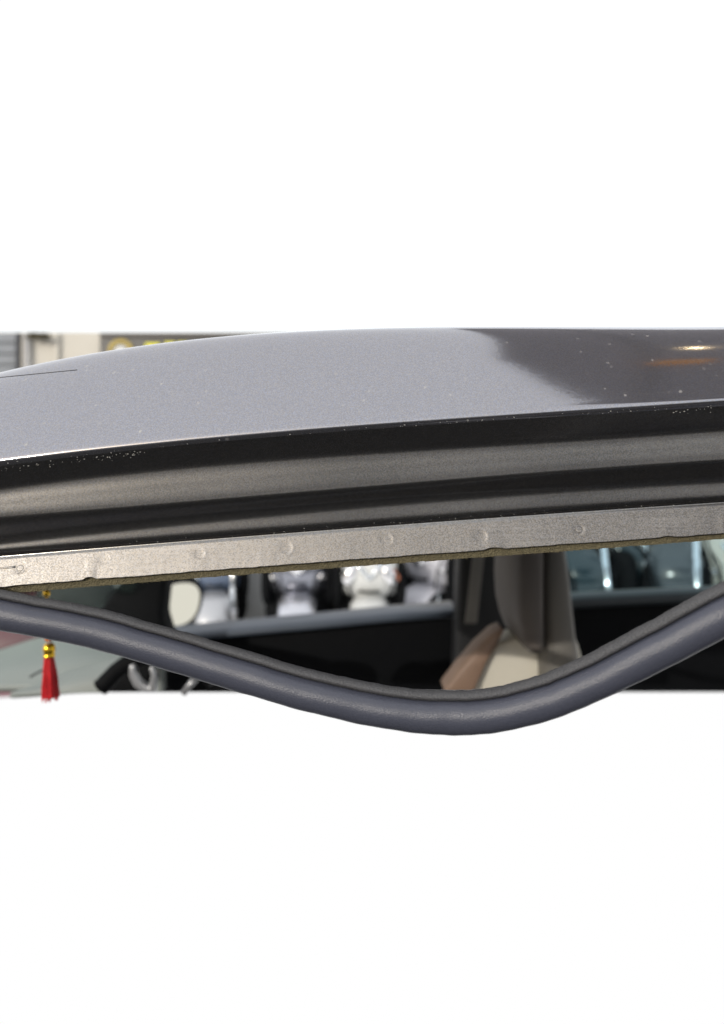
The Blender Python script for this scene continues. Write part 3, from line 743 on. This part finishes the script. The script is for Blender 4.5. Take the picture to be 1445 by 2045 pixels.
# dark red car beyond the windscreen
rc = thing('red_car', 'dark red car parked beyond the windscreen behind the red tassel', 'car')
blob('body', P(-120, 1292, 4.6) + Vector((0, 0.7, -0.12)), (1.0, 0.75, 0.33), M['dark_red'], rc, None, 0.55)
blob('cabin', P(-220, 1200, 4.6) + Vector((0, 0.9, 0.12)), (0.62, 0.6, 0.34), M['dark_red'], rc, None, 0.6)
blob('window', P(-200, 1195, 4.6) + Vector((0, 0.32, 0.16)), (0.5, 0.06, 0.15), M['black_plastic'], rc, None, 0.6)
for dx in (-0.75, 0.95):
    lathe('wheel', [(.1, -.08), (.29, -.08), (.31, 0), (.29, .08), (.1, .08)], P(-120, 1292, 4.6) + Vector((dx, 0.05, 0)) * 1 + Vector((0, 0, GZ + 0.31 - P(-120, 1292, 4.6).z)), M['tyre'], rc, 28, axis=(0, 1, 0))

# ---------------------------------------------------------------- shop behind, top left
shop = thing('shop_building', 'cream plastered shop front beyond the car roof with dark sign board', 'building')
YB = 9.0
topz = P(0, 664, YB).z
def wall_px(name, x0, x1, y0, y1, Y, d, mat, par=shop, bevel=0.0):
    a, b = P(x0, y1, Y), P(x1, y0, Y)
    return box(name, (a.x, Y, a.z), (b.x, Y + d, b.z), mat, par, bevel)
lowy = HY - GZ * FPX / YB
wall_px('wall', -600, 2050, 664, lowy, YB, 0.3, M['plaster'])
for i in range(5): wall_px('shutter_slat', -140, 31, 665 + i * 22, 685 + i * 22, YB - 0.05, 0.045, M['shutter'], shop, 0.01)
wall_px('door_frame', 47, 55, 665, 1000, YB - 0.10, 0.09, simple('white_frame', (0.62, 0.62, 0.63), 0.6))
tube('drainpipe', [P(38, 665, YB - 0.15), P(37, 1000, YB - 0.15)], 0.03, M['pipe'], shop, 12)
wall_px('pilaster', 108, 116, 665, 1000, YB - 0.06, 0.055, M['plaster'])
sign = wall_px('sign_board', 199, 620, 665, 860, YB - 0.12, 0.11, M['board_sign'], shop, 0.01)
wall_px('sign_border', 199, 620, 665, 671, YB - 0.16, 0.035, simple('sign_border', (0.11, 0.105, 0.1), 0.6), sign)
ec = P(241, 703, YB - 0.135)
vs = []
for i in range(40):
    a = 2 * math.pi * i / 40
    for j in range(8):
        b = 2 * math.pi * j / 8
        rr = 0.145 + 0.035 * math.cos(b)
        vs.append(ec + Vector((rr * math.cos(a), 0.012 * math.sin(b), rr * math.sin(a))))
mesh_obj('emblem_ring', vs, grid_faces(40, 8, True, True), M['sign_gold'], sign)
lathe('emblem_disc', [(0.09, -0.008), (0.095, 0), (0.09, 0.008)], ec, M['sign_white'], sign, 30, axis=(0, -1, 0))
for a, b in ((290, 318), (329, 348), (354, 372)): wall_px('letter', a, b, 685 if a < 300 else 683, 715, YB - 0.14, 0.018, M['sign_yellow'], sign)
# hanging dried plant
pl = thing('hanging_plant', 'small dried plant hanging on the cream wall beside the drainpipe', 'plant')
lv, lf = [], []
for k in range(130):
    c = P(73 + random.gauss(0, 10), 671 + abs(random.gauss(0, 4)) - 3, YB - 0.14) + Vector((0, random.gauss(0, .05), 0))
    if c.z > topz: c.z = topz - 0.01
    d = Vector((random.gauss(0, 1), random.gauss(0, 1), random.gauss(0, 1))).normalized() * 0.05; w = d.cross(Vector((0.3, 0.8, .5))).normalized() * 0.014
    b = len(lv); lv += [c - d, c + w, c + d, c - w]; lf.append((b, b + 1, b + 2, b + 3))
mesh_obj('leaves', lv, lf, M['plant'], pl, False)
tube('stem', [P(73, 666, YB - .1), P(73, 678, YB - .1)], 0.008, M['plant'], pl, 6)

# ---------------------------------------------------------------- street behind the camera, seen only mirrored in the paint
row = thing('street_front', 'grey-brown street front mirrored in the steps of the door frame', 'building')
box('wall', (-14, -8.3, GZ), (14, -8.0, 1.5), M['facade'], row)
for i in range(9): box('window', (-12.5 + i * 2.9, -8.0, GZ + 1.0), (-11.0 + i * 2.9, -7.96, GZ + 2.2), M['shutter'], row, 0.02)

awn = thing('awning', 'brown cloth awning overhead, mirrored dark in the right of the roof', 'awning')
ZA = 1.5
slab('cloth', [(0.33, 2.05, ZA), (0.33, 0.70, ZA), (0.305, 0.24, ZA), (0.41, -0.01, ZA), (0.53, -0.19, ZA), (1.2, -1.0, ZA), (4.5, -4.5, ZA), (4.5, 2.05, ZA)], (0, 0, 0.003), M['facade_dark'], awn, 0)
for k in range(4): tube('awning_rib', [(0.7 + k * 1.05, 2.0, ZA + 0.02), (0.7 + k * 1.05, -0.2 - k * 1.1, ZA + 0.02)], 0.012, M['pipe'], awn, 8)
nt = M['facade_dark'].node_tree                 # thin cloth lets daylight through
tl = N(nt, 'ShaderNodeBsdfTranslucent'); tl.inputs[0].default_value = (0.5, 0.49, 0.51, 1)
ms = N(nt, 'ShaderNodeMixShader'); ms.inputs[0].default_value = 0.6
nt.links.new(nt.nodes['Principled BSDF'].outputs[0], ms.inputs[1]); nt.links.new(tl.outputs[0], ms.inputs[2])
nt.links.new(ms.outputs[0], nt.nodes['Material Output'].inputs['Surface'])
lp = thing('lamp', 'small warm lamp added under the awning to make the glint in the roof', 'lamp')
bl = blob('bulb', (0.80, 0.525, ZA - 0.10), (0.010, 0.010, 0.010), simple('added_glint_bulb', (1, 0.8, 0.5), 0.5, emit=((1.0, 0.76, 0.42), 60.0)), lp)  # unseen bulb added only to draw the glint in the roof paint
lathe('socket', [(0.012, -0.02), (0.018, 0), (0.018, 0.07), (0.01, 0.078)], (0.80, 0.525, ZA - 0.075), M['pipe'], lp, 14)
slab('glow_strip', [(0.67, 0.17, ZA - 0.09), (0.80, 0.19, ZA - 0.09), (0.84, 0.27, ZA - 0.09), (0.70, 0.24, ZA - 0.09)], (0, 0, 0.02), M['orange'], lp, 0.005)  # glowing sheet added for the orange streak mirrored in the roof
